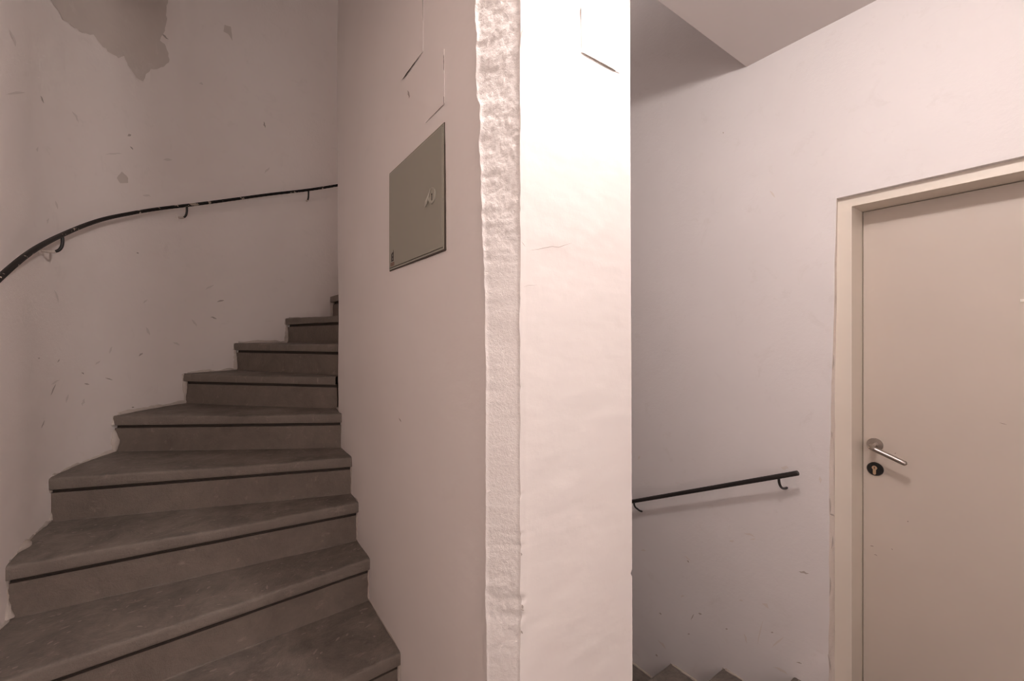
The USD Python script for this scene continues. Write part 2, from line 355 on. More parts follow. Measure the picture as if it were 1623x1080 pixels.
zz = np.r_[np.linspace(ZLO, 0.6, 30)[:-1], np.arange(0.6, 2.75, 0.0045), np.linspace(2.752, ZTOP, 60)]
rows = []
s_left = np.r_[np.linspace(0, 0.93, 48), np.linspace(0.93, 1, 22)[1:]]
s_ch = np.linspace(0, 1, 26)
an_far = np.linspace(math.pi, 0, 40)
xr_of = lambda z: on_y(1000.5, 538, BY)[0] + 0.006 * (1.46 - z) / 1.0
NRm = NX + NR
Zc = zz[:, None]
cy_ = chamfer_y(zz)[:, None]
# left face, from the far end to the chamfer
Yl = NY + (cy_ - NY) * s_left[None, :]
PL = np.stack([np.full_like(Yl, AX), Yl, np.broadcast_to(Zc, Yl.shape)], -1)
PL[..., 0] -= pier_disp(PL)
lip = np.exp(-((1 - s_left) / 0.012) ** 2)[None, :] * 0.0022
PL[..., 0] -= lip
# chamfer: rough and a few millimetres deep
E0 = PL[:, -1]; xr_edge = AX + CHC
q = np.stack([np.zeros_like(zz), np.zeros_like(zz), zz], -1)
E1 = np.stack([xr_edge + 0.006 * fbm(q, 14, 4, 43), np.full_like(zz, BY), zz], -1)
chip = np.zeros_like(zz)
for cz, r, d in ((1.36, .004, .0015), (0.905, .009, .004), (0.870, .008, .003), (1.02, .004, .002), (1.045, .003, .002), (1.13, .004, .0015), (1.55, .003, .001), (1.74, .005, .0015)):
    chip += d * np.exp(-((zz - cz) / r) ** 2)
E1[:, 0] += chip
PC = E0[:, None] * (1 - s_ch)[None, :, None] + E1[:, None] * s_ch[None, :, None]
bow = np.sin(math.pi * s_ch)[None, :]
side = np.minimum(1, np.minimum(s_ch, 1 - s_ch) * 14)[None, :]
rough = np.interp(zz, [0, 0.72, 0.8, 0.95, 1.05, 1.3, 1.58, 1.7, 2.3, 5], [.3, .35, .8, .8, .3, .22, .25, 1, 1.1, 1])[:, None]
dep = side * (0.0026 + 0.0) + (0.0038 * fbm(PC, 40, 3, 44) + 0.0045 * fbm(PC * [1, 1, .7], 170, 2, 47)) * rough * side + 0.006 * fbm(PC, 7, 2, 45) * bow * np.minimum(1, rough + .3)
dd = np.array([1, 1, 0]) / math.sqrt(2)
PC = PC + dd * dep[..., None]
# front face
s_f = np.r_[np.linspace(0, 0.06, 8), np.linspace(0.06, 1, 44)[1:]]
x1 = xr_of(zz)[:, None]
Xf = E1[:, 0][:, None] * (1 - s_f) + x1 * s_f
PF = np.stack([Xf, np.full_like(Xf, BY), np.broadcast_to(Zc, Xf.shape)], -1)
PF[..., 1] -= (pier_disp(PF) * 0.8 + 0.0022 * fbm(PF * [1, 1, 2.5] + PF[..., [2, 2, 0]] * [0.5, 0, 0], 9, 3, 46)) * np.minimum(1, s_f * 25)[None, :] * np.minimum(1, (1 - s_f) * 25 + 0.15)[None, :]
PF[..., 1] += chip[:, None] * np.exp(-(s_f / 0.016) ** 2)[None, :]
nick = 0.006 * np.exp(-((zz - (CH + (538.5 - 909) / 670 * 1.11)) / 0.006) ** 2)
PF[:, -1, 0] -= nick + 0.002 * np.abs(fbm(q, 30, 3, 48))
# right face and rounded far end
s_r = np.linspace(0, 1, 30)
PRt = np.stack([np.broadcast_to(x1, (len(zz), 30)) * 1.0, BY + (NY - BY) * np.broadcast_to(s_r, (len(zz), 30)), np.broadcast_to(Zc, (len(zz), 30))], -1)
PRt[:, 0] = PF[:, -1]
PRt[..., 0] = PRt[..., 0] * (1 - s_r) + NRm * s_r
an = np.linspace(0, math.pi, 40)
PE = np.stack([NX + NR * np.cos(an)[None, :] + 0 * Zc, NY + NR * np.sin(an)[None, :] + 0 * Zc, np.broadcast_to(Zc, (len(zz), 40))], -1)
pd = pier_disp(PE); PE[..., 0] += pd * np.cos(an); PE[..., 1] += pd * np.sin(an)
PE[:, 0] = PRt[:, -1]; PE[:, -1] = PL[:, 0]
wall_middle = obj('wall_middle', merge(join(grid(PL), grid(PF), grid(PRt), grid(PE))), M_pier, smooth=38, kind='structure')

obj('chamfer', grid(PC), M_rough, wall_middle, smooth=True, label='rough chipped chamfer with torn plaster')

def panel(corners, n, name_label, seams, thick=0.0016, pd=pier_disp):
    """a painted-over cover plate let into the newel wall with a dirty seam along some of its edges"""
    c = np.array(corners, float); n = np.asarray(n, float)
    k = 12
    s, t = np.meshgrid(np.linspace(0, 1, k), np.linspace(0, 1, k))
    P = (c[0] * (1 - s[..., None]) + c[1] * s[..., None]) * (1 - t[..., None]) + (c[3] * (1 - s[..., None]) + c[2] * s[..., None]) * t[..., None]
    top = P + n * (pd(P)[..., None] + thick)
    rim = np.concatenate([top[0], top[1:, -1], top[-1, ::-1][1:], top[::-1, 0][1:]])
    low = rim - n * (thick + 0.01)
    o = obj('cover_plate', merge(join(grid(top), grid(np.stack([rim, low])))), M_pier, wall_middle, label=name_label)
    for a, b, w0, w1 in seams:
        a, b = np.array(a, float), np.array(b, float); d = (b - a) / np.linalg.norm(b - a); sd = np.cross(n, d)
        tt = np.linspace(0, 1, 14)
        pts = a + (b - a) * tt[:, None]; w = (w0 + (w1 - w0) * tt) * (0.8 + 0.8 * np.abs(fbm(pts, 60, 2, 51)) * 2) * np.minimum(1, np.minimum(tt, 1 - tt) * 8 + 0.2)
        base = pts + n * (pd(pts)[:, None] * 1.0 + thick + 0.0006)
        obj('seam', grid(np.stack([base - sd * w[:, None] / 2, base + sd * w[:, None] / 2])), M_seam, o, smooth=False)
    return o
L = lambda px, py: on_x(px, py, AX)
Fr = lambda px, py: on_y(px, py, BY)
yA0, yA1 = L(671.5, 82)[1], L(640, 125)[1]; zA = L(671.5, 82)[2]
panel([(AX, yA0, zA), (AX, yA1, zA), (AX, yA1, zA + .5), (AX, yA0, zA + .5)], (-1, 0, 0), 'upper painted-over cover plate on the left face',
      [((AX, yA0, zA + .085), (AX, yA0, zA + .30), .0028, .0022), ((AX, yA1 + .004, zA - .002), (AX, yA0, zA - .002), .0042, .0014)])
yB0, yB1 = L(706.3, 166)[1], L(677, 195)[1]; zB = L(706.3, 166)[2]
panel([(AX, yB0, zB), (AX, yB1, zB), (AX, yB1, zB + .14), (AX, yB0, zB + .14)], (-1, 0, 0), 'lower painted-over cover plate above the cabinet',
      [((AX, yB0, zB + .085), (AX, yB0, zB + .125), .0024, .0024), ((AX, yB0, zB), (AX, yB0, zB + .02), .0022, .0022), ((AX, yB1 - .02, zB), (AX, yB0, zB), .0010, .0016)])
xC0, xC1 = Fr(919.5, 84)[0], Fr(974, 114)[0]; zC = Fr(920, 84.5)[2]
panel([(xC0, BY, zC), (xC1 + .015, BY, zC), (xC1 + .015, BY, zC + .35), (xC0, BY, zC + .35)], (0, -1, 0), 'painted-over cover plate high on the front face',
      [((xC0, BY, zC), (xC1, BY, zC), .0024, .0040), ((xC0, BY, zC + .005), (xC0, BY, zC + .08), .0006, .0012), ((xC0, BY, zC + .075), (xC0 - .002, BY, zC + .115), .0028, .0020)])
def crack(pts, w, lift=0.0012):
    P = np.array([Fr(*p) for p in pts]); t = np.linspace(0, len(P) - 1, 24)
    P = np.stack([np.interp(t, range(len(P)), P[:, k]) for k in range(3)], -1)
    P[:, [0, 2]] += np.stack([fbm(P, 45, 3, 61), fbm(P, 45, 3, 62)], -1) * 0.006
    base = P + np.array([0, -1, 0]) * (np.abs(pier_disp(P))[:, None] + lift)
    d = np.gradient(P, axis=0); d /= np.linalg.norm(d, axis=1, keepdims=True); sd = np.cross(d, [0, 1, 0]); ww = w * np.minimum(1, np.minimum(t, t[-1] - t) * 1.2 + 0.15)[:, None]
    return grid(np.stack([base - sd * ww / 2, base + sd * ww / 2]))
obj('plaster_crack', join(crack([(826, 12), (828, 45), (824, 75), (823.5, 100)], .0016), crack([(838, 398), (862, 393), (885, 392), (905, 386)], .0011), crack([(826, 385), (832, 392)], .0016), crack([(828, 455), (850, 452)], .0010)), plain('crack_tone', (0.55, 0.45, 0.40), 0.8), wall_middle, smooth=False, label='hairline cracks in the front face')
obj('chip_hole', join(*[mark(x, y, l, a, w, lambda px, py, lift: Fr(px, py) + np.array([0, -(abs(float(pier_disp(Fr(px, py)))) + .0012), 0]), rng) for x, y, l, a, w in ((826, 961, 7, 70, 3), (825.5, 1001, 6, 60, 2.4), (825, 878, 5, 85, 1.6), (826.5, 966, 5, 20, 2))]), M_scuff, wall_middle, smooth=False, kind='stuff', label='small dark chips along the corner')
pm = [(648.7, 150, 13, 78, 2.4), (678.6, 133, 5, 80, 2), (635, 666, 7, 60, 1.2)]
obj('scuff_mark', join(*[mark(*m, pier_left_surface, rng) for m in pm]), M_scuff, wall_middle, smooth=False, kind='stuff', label='small dark nicks in the left face')

# ------------------------------------------------------------------ floors, ceilings, wall behind
def slab(x0, x1, y0, y1, z0, z1): return trimesh.creation.box(bounds=[(x0, y0, z0), (x1, y1, z1)])
obj('floor', slab(XL, XR, YB, 0.77, -0.16, 0.0), M_floor, smooth=False, kind='structure')
obj('floor_lower', slab(XL - .1, XR + .2, 0.72, CY + RO + .1, ZLO - .1, ZLO), M_floor, smooth=False, kind='structure')
holes = sbox(XL - .05, YB, XR + .05, YC).difference(sbox(AX - .01, BY - .002, NRm + .012, 2))
cl = trimesh.creation.extrude_polygon(holes, 0.22, engine='earcut'); cl.apply_translation((0, 0, ZC))
obj('ceiling', cl, M_ceil, smooth=False, kind='structure')
obj('ceiling_upper', slab(XL - .2, XR + .25, YB - .2, CY + RO + .2, ZTOP, ZTOP + .1), M_ceil, smooth=False, kind='structure')
wx0, wx1, wz0, wz1 = -0.36, 0.84, 0.95, 2.30                          # invented window behind the camera, added only for its soft fill
wb = sbox(XL - .16, ZLO, XR + .24, ZTOP).difference(sbox(wx0, wz0, wx1, wz1))
def extr_y(poly, y0, y1):
    m = trimesh.creation.extrude_polygon(poly, y1 - y0, engine='earcut'); v = np.asarray(m.vertices)
    m.vertices = np.c_[v[:, 0], v[:, 2] + y0, v[:, 1]]; m.fix_normals(); return m
obj('wall_back', extr_y(wb, YB - .15, YB), M_wall, smooth=False, kind='structure')
FILL_WIN = data(UsdGeom.Xform.Define(stage, numbered('/World/added_window_1')), kind='structure')
wp_ = sbox(wx0, wz0, wx1, wz1); wm = (wx0 + wx1) / 2
holes2 = sbox(wx0 + .05, wz0 + .05, wm - .03, wz1 - .05).union(sbox(wm + .03, wz0 + .05, wx1 - .05, wz1 - .05))
obj('added_window_frame', extr_y(wp_.difference(holes2), YB - .11, YB - .05), M_frame, FILL_WIN, smooth=False)
for g in holes2.geoms: obj('pane', extr_y(g, YB - .09, YB - .08), M_fill_window, FILL_WIN, smooth=False, label='frosted pane added as unseen fill light')

# ------------------------------------------------------------------ stairs going up
def out_hit(P, d):
    """distance along the plan direction d from P to the outer wall"""
    best = None
    if d[0] < -1e-9:
        s = (XL - P[0]) / d[0]
        if P[1] + s * d[1] <= CY: best = s
    if best is None:
        q = P - np.array([CX, CY]); b = q @ d; c = q @ q - RO * RO
        s = -b + math.sqrt(max(b * b - c, 0))
        if P[0] + s * d[0] <= CX: best = s
    if best is None:
        rx, ry = XR - CX, CY + RO - YR
        q = (P - np.array([CX, YR])) / [rx, ry]; e = d / [rx, ry]
        a, b, c = e @ e, q @ e, q @ q - 1
        best = (-b + math.sqrt(max(b * b - a * c, 0))) / a
    return best
def from_px(a, b, z):
    A, B = on_z(*a, z)[:2], on_z(*b, z)[:2]
    d = (B - A) / np.linalg.norm(B - A)
    return A + d * ((AX - A[0]) / d[0]), d
NOSE = {}
for n, (a, b) in {4: ((586.5, 886), (82, 1054)), 5: ((567, 796.8), (0, 901)), 6: ((556, 725), (80, 759)), 7: ((537, 656), (173, 660)), 8: ((533, 597), (273, 592))}.items():
    NOSE[n] = from_px(a, b, n * RISE)
def unit2(x, y): v = np.array([x, y], float); return v / np.linalg.norm(v)
NOSE[3] = (np.array([AX, 1.283]), unit2(-1, -0.045))
NOSE[2] = (np.array([AX, 0.945]), unit2(-1, -0.045))
NOSE[1] = (np.array([AX, 0.610]), unit2(-1, -0.040))
NOSE[9] = (np.array([0.535, 2.240]), unit2(0.101 - 0.535, 3.012 - 2.240))
NOSE[10] = (np.array([0.622, 2.283]), unit2(0.385 - 0.622, 3.109 - 2.283))
NOSE[11] = (np.array([0.695, 2.292]), unit2(0.665 - 0.695, 3.12 - 2.292))
NOSE[12] = (np.array([0.775, 2.274]), unit2(0.98 - 0.775, 3.08 - 2.274))
NOSE[13] = (np.array([0.840, 2.227]), unit2(1.32 - 0.84, 2.98 - 2.227))
def row_pts(A, d, k, lift0=0.012):
    s1 = out_hit(A, d) + 0.010
    s = np.linspace(-lift0, s1, k)
    return A[None] + d[None] * s[:, None]

UPS = thing('staircase', 'worn grey-brown stone winder stairs climbing left around the newel wall', 'staircase')
def inward(A, d):                     # up the stairs: to the right of d turned
    n = np.array([d[1], -d[0]]); return n if n[1] > 0 or n[0] > 0.5 else -n
TH_T, OVER, GAP = 0.042, 0.014, 0.015
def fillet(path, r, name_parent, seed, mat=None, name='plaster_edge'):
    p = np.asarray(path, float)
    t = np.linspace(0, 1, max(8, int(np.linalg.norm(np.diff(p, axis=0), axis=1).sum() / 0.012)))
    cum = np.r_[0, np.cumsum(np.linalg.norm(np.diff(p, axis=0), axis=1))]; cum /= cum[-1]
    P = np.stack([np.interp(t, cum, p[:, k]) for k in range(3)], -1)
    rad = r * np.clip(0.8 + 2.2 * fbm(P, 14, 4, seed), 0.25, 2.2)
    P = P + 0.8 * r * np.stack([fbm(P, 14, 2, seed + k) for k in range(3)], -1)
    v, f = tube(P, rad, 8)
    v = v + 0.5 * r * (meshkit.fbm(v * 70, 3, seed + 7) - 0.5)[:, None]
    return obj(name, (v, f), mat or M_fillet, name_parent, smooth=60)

flk = random.Random(11)
for n in range(1, 14):
    A, d = NOSE[n]; up = np.array([-d[1], d[0]]); up = up if up @ (np.array([0.3, 1.0]) if n < 8 else np.array([1.0, 0.3])) > 0 else -up
    zt = n * RISE
    if n + 1 in NOSE: B, e = NOSE[n + 1]
    else: B, e = A + np.array([0.07, -0.10]), unit2(d[0] + 0.45 * up[0], d[1] + 0.45 * up[1])
    upB = np.array([-e[1], e[0]]); upB = upB if upB @ up > 0 else -upB
    K = 70
    # riser line of the next step = back of this tread (plus a little underneath)
    Bk = B + upB * (OVER + 0.015)
    nose_w = 0.003 * fbm(np.c_[np.linspace(0, 3, K) + 7 * n, np.zeros(K), np.zeros(K)], 4, 3, 70)
    chips = 0.004 * np.maximum(0, fbm(np.c_[np.linspace(0, 3, K) + 3 * n, np.zeros(K), np.zeros(K)], 16, 2, 71) - 0.22) * 6
    prof = [(0.06, -TH_T), (0.003, -TH_T), (0.0005, -TH_T + 0.003), (0.0, -TH_T + 0.016), (0.0, -0.012), (0.0012, -0.005), (0.0045, -0.0014), (0.010, 0.0)]
    rowsP = []
    wear = -0.006 * np.exp(-((np.linspace(0, 1, K) - 0.42) / 0.25) ** 2)
    for o, dz in prof:
        r = row_pts(A + up * o, d, K)
        r = r + up[None] * (nose_w + chips * (1 if -0.03 < dz else 0.3))[:, None]
        rowsP.append(np.c_[r, zt + dz + (wear if dz > -0.03 else 0 * wear)])
    F0, B0 = A + up * 0.010, Bk
    for t in np.linspace(0, 1, 22)[1:]:
        dm = d * (1 - t) + e * t; dm /= np.linalg.norm(dm)
        r = row_pts(F0 * (1 - t) + B0 * t, dm, K)
        p = np.c_[r, np.full(K, zt)]
        p[:, 2] += wear * (1 - t) ** 1.2 + 0.005 * fbm(p, 9, 4, 72)
        rowsP.append(p)
    last = rowsP[-1].copy(); last[:, 2] = zt - TH_T; rowsP.append(last)
    G = np.array(rowsP)
    ends = [G[:, 0], G[:, -1]]
    top = join(grid(G), grid(np.stack([G[0], G[-1]])))
    # riser block
    Ra = A + up * OVER; rows_r = []
    for o, z in ((0, zt - TH_T - GAP), (0.0, zt - 0.075), (0.001, zt - 0.11), (0.0, zt - 0.15), (-0.003, zt - 0.156), (-0.003, zt - RISE - 0.006)):
        r = row_pts(Ra + up * o, d, K); p = np.c_[r, np.full(K, z)]
        b = 0.010 * fbm(p, 7, 5, 73); p[:, :2] += up[None] * b[:, None]; rows_r.append(p)
    rb = row_pts(Bk + upB * 0.01, e, K)
    for z in (zt - RISE - 0.006, zt - TH_T - GAP): rows_r.append(np.c_[rb, np.full(K, z)])
    rows_r.append(rows_r[0])
    step = obj('step', merge(join(grid(np.array(rows_r)))), M_riser, UPS, smooth=40)
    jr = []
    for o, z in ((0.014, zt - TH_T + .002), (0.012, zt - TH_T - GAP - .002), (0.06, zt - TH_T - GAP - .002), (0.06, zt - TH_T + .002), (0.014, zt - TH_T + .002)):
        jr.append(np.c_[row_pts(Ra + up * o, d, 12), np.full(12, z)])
    obj('joint', merge(grid(np.array(jr))), M_joint, step, smooth=False, label='joint painted dark as groove shade under the nosing')
    tr = obj('tread', merge(top), M_tread, step, smooth=40)
    fillet(np.c_[row_pts(Ra - up * 0.002, d, 40)[1:-1], np.full(38, zt - RISE + 0.0005)], 0.0032, step, 400 + n, M_tread, name='mortar_line')
    # paint flecks trodden into the stone
    if 2 <= n <= 8:
        fl = []
        for _ in range(70 if n < 7 else 14):
            s, t = flk.random() ** (1.0), flk.uniform(0.06, 0.9)
            s = 1 - s ** 1.4 if flk.random() < 0.7 else s
            i = min(K - 2, int(2 + s * (K - 5))); j = 8 + min(19, int(t * 19))
            c = G[j, i]; ln, wd = flk.choice((.002, .003, .004, .006, .011)) * flk.uniform(.7, 1.5), flk.uniform(.0015, .0055)
            a0 = flk.gauss(0.2, 0.5) + math.atan2(d[1], d[0])
            ex, ey = np.array([math.cos(a0), math.sin(a0), 0]), np.array([-math.sin(a0), math.cos(a0), 0])
            ring = [c + ex * ln * math.cos(q) * flk.uniform(.7, 1.2) + ey * wd * math.sin(q) * flk.uniform(.7, 1.2) + [0, 0, .0012] for q in np.linspace(0, 2 * math.pi, 9)[:-1]]
            fl.append((np.array(ring + [c + [0, 0, .0016]]), np.array([[q, (q + 1) % 8, 8] for q in range(8)])))
        obj('paint_fleck', join(*fl), M_chip, tr, smooth=False, kind='stuff', label='pale paint flecks trodden into the stone')
    # rough plaster where the step meets the outer wall
    if n >= 2:
        wl = lambda p: np.c_[p[:, :2], p[:, 2]]
        edge_out = G[8:30, -1] + [0, 0, 0.001]
        q2 = np.array([d[0], d[1], 0.0])
        nose_end = np.array([G[6, -1] - q2 * 0.008, G[1, -1] - q2 * 0.008])
        rise_end = np.array([np.r_[rows_r[0][-1, :2], zt - TH_T], np.r_[rows_r[3][-1, :2], zt - 0.155]]) - q2 * 0.006
        fillet(np.vstack([edge_out[::-1] - q2 * 0.006]), 0.013, wall_left, 80 + n)
        fillet(rise_end, 0.017, wall_left, 120 + n)
        fillet(nose_end, 0.008, wall_left, 160 + n)
        if n <= 7:
            ei = G[8:30, 0] + q2 * 0.010
            fillet(ei[::-1], 0.006, wall_middle, 200 + n)
            ri = np.array([np.r_[rows_r[0][0, :2], zt - TH_T], np.r_[rows_r[3][0, :2], zt - 0.155]]) + q2 * 0.012
            fillet(ri, 0.008, wall_middle, 240 + n)

# ------------------------------------------------------------------ stairs going down
DOWN = thing('staircase', 'worn stone stairs descending between the newel wall and right wall', 'staircase')
xl_d, K = NRm + 0.004, 60
Yd = [on_x(1145, 1061, XR)[1] - 0.312, on_x(1145, 1061, XR)[1], on_x(1062, 1048, XR)[1]]
for k in range(3, 6): Yd.append(Yd[-1] + 0.305)
for k in range(0, 5):
    zt = -RISE * k; y1 = Yd[k]; y0 = (Yd[k - 1] - OVER - 0.01) if k else 0.74
    xs = np.linspace(xl_d, XR + 0.006, K)
    rowsP = []
    wob = 0.004 * fbm(np.c_[xs * 3 + k, 0 * xs, 0 * xs], 3, 3, 75)
    for o, dz in [(0.06, -TH_T), (0.006, -TH_T), (0.001, -TH_T + .004), (0, -.03), (.0005, -.016), (.003, -.007), (.008, -.002), (.016, 0)]:
        rowsP.append(np.stack([xs, y1 - o - wob, np.full(K, zt + dz)], -1))
    for t in np.linspace(0, 1, 16)[1:]:
        p = np.stack([xs, (y1 - .016) * (1 - t) + y0 * t + 0 * xs, np.full(K, zt)], -1); p[:, 2] += 0.005 * fbm(p, 9, 4, 76); rowsP.append(p)
    last = rowsP[-1].copy(); last[:, 2] = zt - TH_T; rowsP.append(last)
    G = np.array(rowsP)
    yr = y1 - OVER
    st = obj('step', slab(xl_d, XR + .006, max(y0, yr - 0.12), yr, zt - RISE, zt - TH_T + .003), M_riser, DOWN, smooth=False)
    obj('tread', merge(join(grid(G), grid(np.stack([G[0], G[-1]])))), M_tread, st, smooth=40)
    if k >= 1:
        fillet(G[7:23, -1] + [-.010, 0, .002], 0.0075, wall_right, 300 + k)
        fillet(np.array([[XR, y1 - .004, zt], [XR, y1 - .002, zt - TH_T], [XR, yr, zt - TH_T - .01], [XR, yr, zt - RISE]]), 0.005, wall_right, 320 + k)

# ------------------------------------------------------------------ flush electrical cabinet
by0, by1 = L(706.0, 300)[1], L(619.0, 300)[1]
bz0, bz1 = (L(620, 428)[2] + L(706.7, 396)[2]) / 2, (L(617.5, 278)[2] + L(705, 197.5)[2]) / 2
CAB = thing('electrical_cabinet', 'grey-green steel cabinet door set flush in the newel wall', 'cabinet', (AX, (by0 + by1) / 2, bz0))
hw, hh = (by1 - by0) / 2, bz1 - bz0
def ring_yz(w0, h0, h1, w1, g0, g1, x0, x1):
    p = sbox(-w0, h0, w0, h1).difference(sbox(-w1, g0, w1, g1))
    m = trimesh.creation.extrude_polygon(p, x1 - x0, engine='earcut')      # (y, z, x)
    v = np.asarray(m.vertices); m.vertices = np.c_[v[:, 2] + x0, v[:, 0], v[:, 1]]; m.fix_normals(); return m
proud = 0.0055
obj('frame', ring_yz(hw, 0, hh, hw - .0045, .0045, hh - .0045, -proud + .001, .05), M_cabrim, CAB)
obj('gap', slab(-.0030, .05, -hw + .004, hw - .004, .004, hh - .004), M_hole, CAB, smooth=False, label='dark gap around the door')
door = obj('door', rounded_box(-proud - .0012, .02, -hw + .0058, hw - .0058, .0058, hh - .0058, .0016), M_cab, CAB, smooth=40)
# dark joint between the cabinet and the plaster
obj('joint', join(*[slab(*b) for b in ((-proud + .002, .01, -hw - .0028, -hw, -.0028, hh + .002), (-proud + .002, .01, -hw, hw, -.0034, 0), (-proud + .002, .01, -hw, hw, hh, hh + .0024))]), M_seam, CAB, smooth=False, label='dirty joint around the frame')
lk = on_x(689, 311.5, AX) - np.array([AX, (by0 + by1) / 2, bz0]); lk[0] = -proud - .0012
def disc_x(r, x0, x1, c, n=36, sy=1, sz=1):
    m = lathe_x([(0.0001, x0), (r, x0), (r, x1 - .0012), (r - .0012, x1), (0.0001, x1)], (0, 0, 0), n)
    v = np.asarray(m.vertices) * [1, sy, sz] + c; return trimesh.Trimesh(v, m.faces, process=False)
M_lockm = plain('lock_paint', (0.40, 0.375, 0.31), 0.35)
lock = obj('lock', lathe_x([(0.0215, -.001), (0.0215, .0026), (0.0200, .0040), (.0182, .0040), (.0160, .0016), (.0001, .0016)], lk), M_lockm, CAB)
obj('keyhole', join(disc_x(.0033, .0014, .0022, lk + [0, 0, .004]), slab(lk[0] - .0022, lk[0], lk[1] - .0014, lk[1] + .0014, lk[2] - .012, lk[2] + .004)), M_hole, lock, smooth=False)
sw = lk + [0, .003, .0190]
flap = tube(np.array([sw + [-.0045, t * .036, -t * .040] for t in np.linspace(0, 1, 8)]), [.0018, .0018, .0020, .0025, .0038, .0040, .0030, .0015], 10)
obj('keyhole_cover', flap, plain('cover_paint', (0.47, 0.44, 0.375), .3), lock, smooth=60, label='pale swivel cover swung aside from the keyhole')
# printed mark at the lower far corner: dark outlined sign with a pointed top, red-brown bar with pale writing beneath
M_print, M_red = plain('print_dark', (0.055, 0.042, 0.035), .6), plain('print_red', (0.20, 0.095, 0.065), .6)
def flat_yz(poly, d):                                                # outline in cabinet (right, up) -> sheet on the door; right is towards -y
    m = trimesh.creation.extrude_polygon(poly, .0004, engine='earcut'); v = np.asarray(m.vertices)
    m.vertices = np.c_[-proud - .0012 - v[:, 2], -v[:, 0], v[:, 1]]; m.fix_normals(); return m
ml = -(on_x(623.5, 412, AX)[1] - (by0 + by1) / 2); mz = on_x(625, 415, AX)[2] - bz0
sgn = Polygon([(0, 0), (.021, 0), (.021, .036), (.0185, .030), (.004, .027), (0, .024)])
for hb in ((.008, .005, .015, .010), (.008, .0165, .015, .0225)): sgn = sgn.difference(sbox(*hb))
mk = obj('printed_mark', flat_yz(__import__('shapely.affinity', fromlist=['x']).translate(sgn, ml, mz), 0), M_print, door, smooth=False, label='small dark printed sign')
bar = sbox(-.006, -.0145, .026, -.0035)
for hb in ((-.003, -.0125, .004, -.0105), (.007, -.0122, .012, -.0102), (.015, -.012, .023, -.010), (-.003, -.0078, .022, -.0066)): bar = bar.difference(sbox(*hb))
obj('printed_bar', flat_yz(__import__('shapely.affinity', fromlist=['x']).translate(bar, ml, mz), 0), M_red, door, smooth=False, label='red-brown printed bar under the dark sign')

# ------------------------------------------------------------------ curved handrail on the stair wall
from scipy.interpolate import PchipInterpolator, make_smoothing_spline
traced = np.array([(0, 440), (36.5, 408.4), (66.4, 388.5), (99.6, 371.9), (132.8, 357.8), (166, 347), (199.3, 340), (232.5, 334), (265, 329.4), (299, 325.4), (372, 315.8), (438.4, 306.9), (488, 301.2), (534, 294)])
trace = make_smoothing_spline(traced[:, 0], traced[:, 1], lam=300.0)
rail_px = [(x, float(trace(x))) for x in np.linspace(0, 534, 60)]
OFF = 0.055
rp = np.array([hit_wall(*p, OFF)[0] for p in rail_px])
def u_of(P):                                                          # length along the rail's plan curve
    return np.where(P[:, 1] < CY, P[:, 1] - CY, (RO - OFF) * np.arctan2(P[:, 1] - CY, -(P[:, 0] - CX)))
ur, zr = u_of(rp), rp[:, 2]
pf_ = PchipInterpolator(ur, zr)
def rail_at(uu):
    a = np.maximum(uu, 0) / (RO - OFF); r = RO - OFF
    x = np.where(uu < 0, CX - r, CX - r * np.cos(a)); y = np.where(uu < 0, CY + uu, CY + r * np.sin(a))
    c = np.clip(uu, ur[0], ur[-1]); zz_ = pf_(c) + np.where(uu < ur[0], (uu - ur[0]) * 0.50, 0) + np.where(uu > ur[-1], (uu - ur[-1]) * 0.40, 0)
    return np.stack([x, y, zz_], -1)
ulist = np.arange(-1.05, 2.35, 0.02)
RAIL = thing('handrail', 'long curved black handrail with chipped paint on the stair wall', 'handrail')
obj('rail', tube(rail_at(ulist), 0.0078, 16), M_rail, RAIL, smooth=50)
for px in (-150, 98.5, 296, 489):
    if px < 0: ub = -0.80
    else: ub = np.interp(px, [p[0] for p in rail_px], ur)
    p0 = rail_at(np.array([ub]))[0]; a = max(ub, 0) / (RO - OFF); nin = np.array([math.cos(a), -math.sin(a), 0]) if ub > 0 else np.array([1.0, 0, 0])
    wp = p0 - nin * (OFF - 0.001); tn = np.array([math.sin(a), math.cos(a), 0])
    path = np.vstack([bez(p0 + [0, 0, -.005], p0 + nin * .006 + [0, 0, -.058], p0 - nin * .022 + [0, 0, -.062], 10), bez(p0 - nin * .022 + [0, 0, -.062], p0 - nin * .04 + [0, 0, -.064], wp + [0, 0, -.060], 7)[1:]])
    br = obj('bracket', tube(path[:9], .0050, 10), M_black, RAIL, smooth=50)
    obj('bracket_foot', tube(path[8:], .0055, 10), M_fillet, br, smooth=50, label='lower end of the bracket daubed with wall paint')
    plate = trimesh.creation.cylinder(radius=.016, height=.006, sections=24); plate.apply_transform(trimesh.geometry.align_vectors([0, 0, 1], nin)); plate.apply_translation(wp + [0, 0, -.060])
    obj('wall_plate', plate, M_left, br, smooth=40)

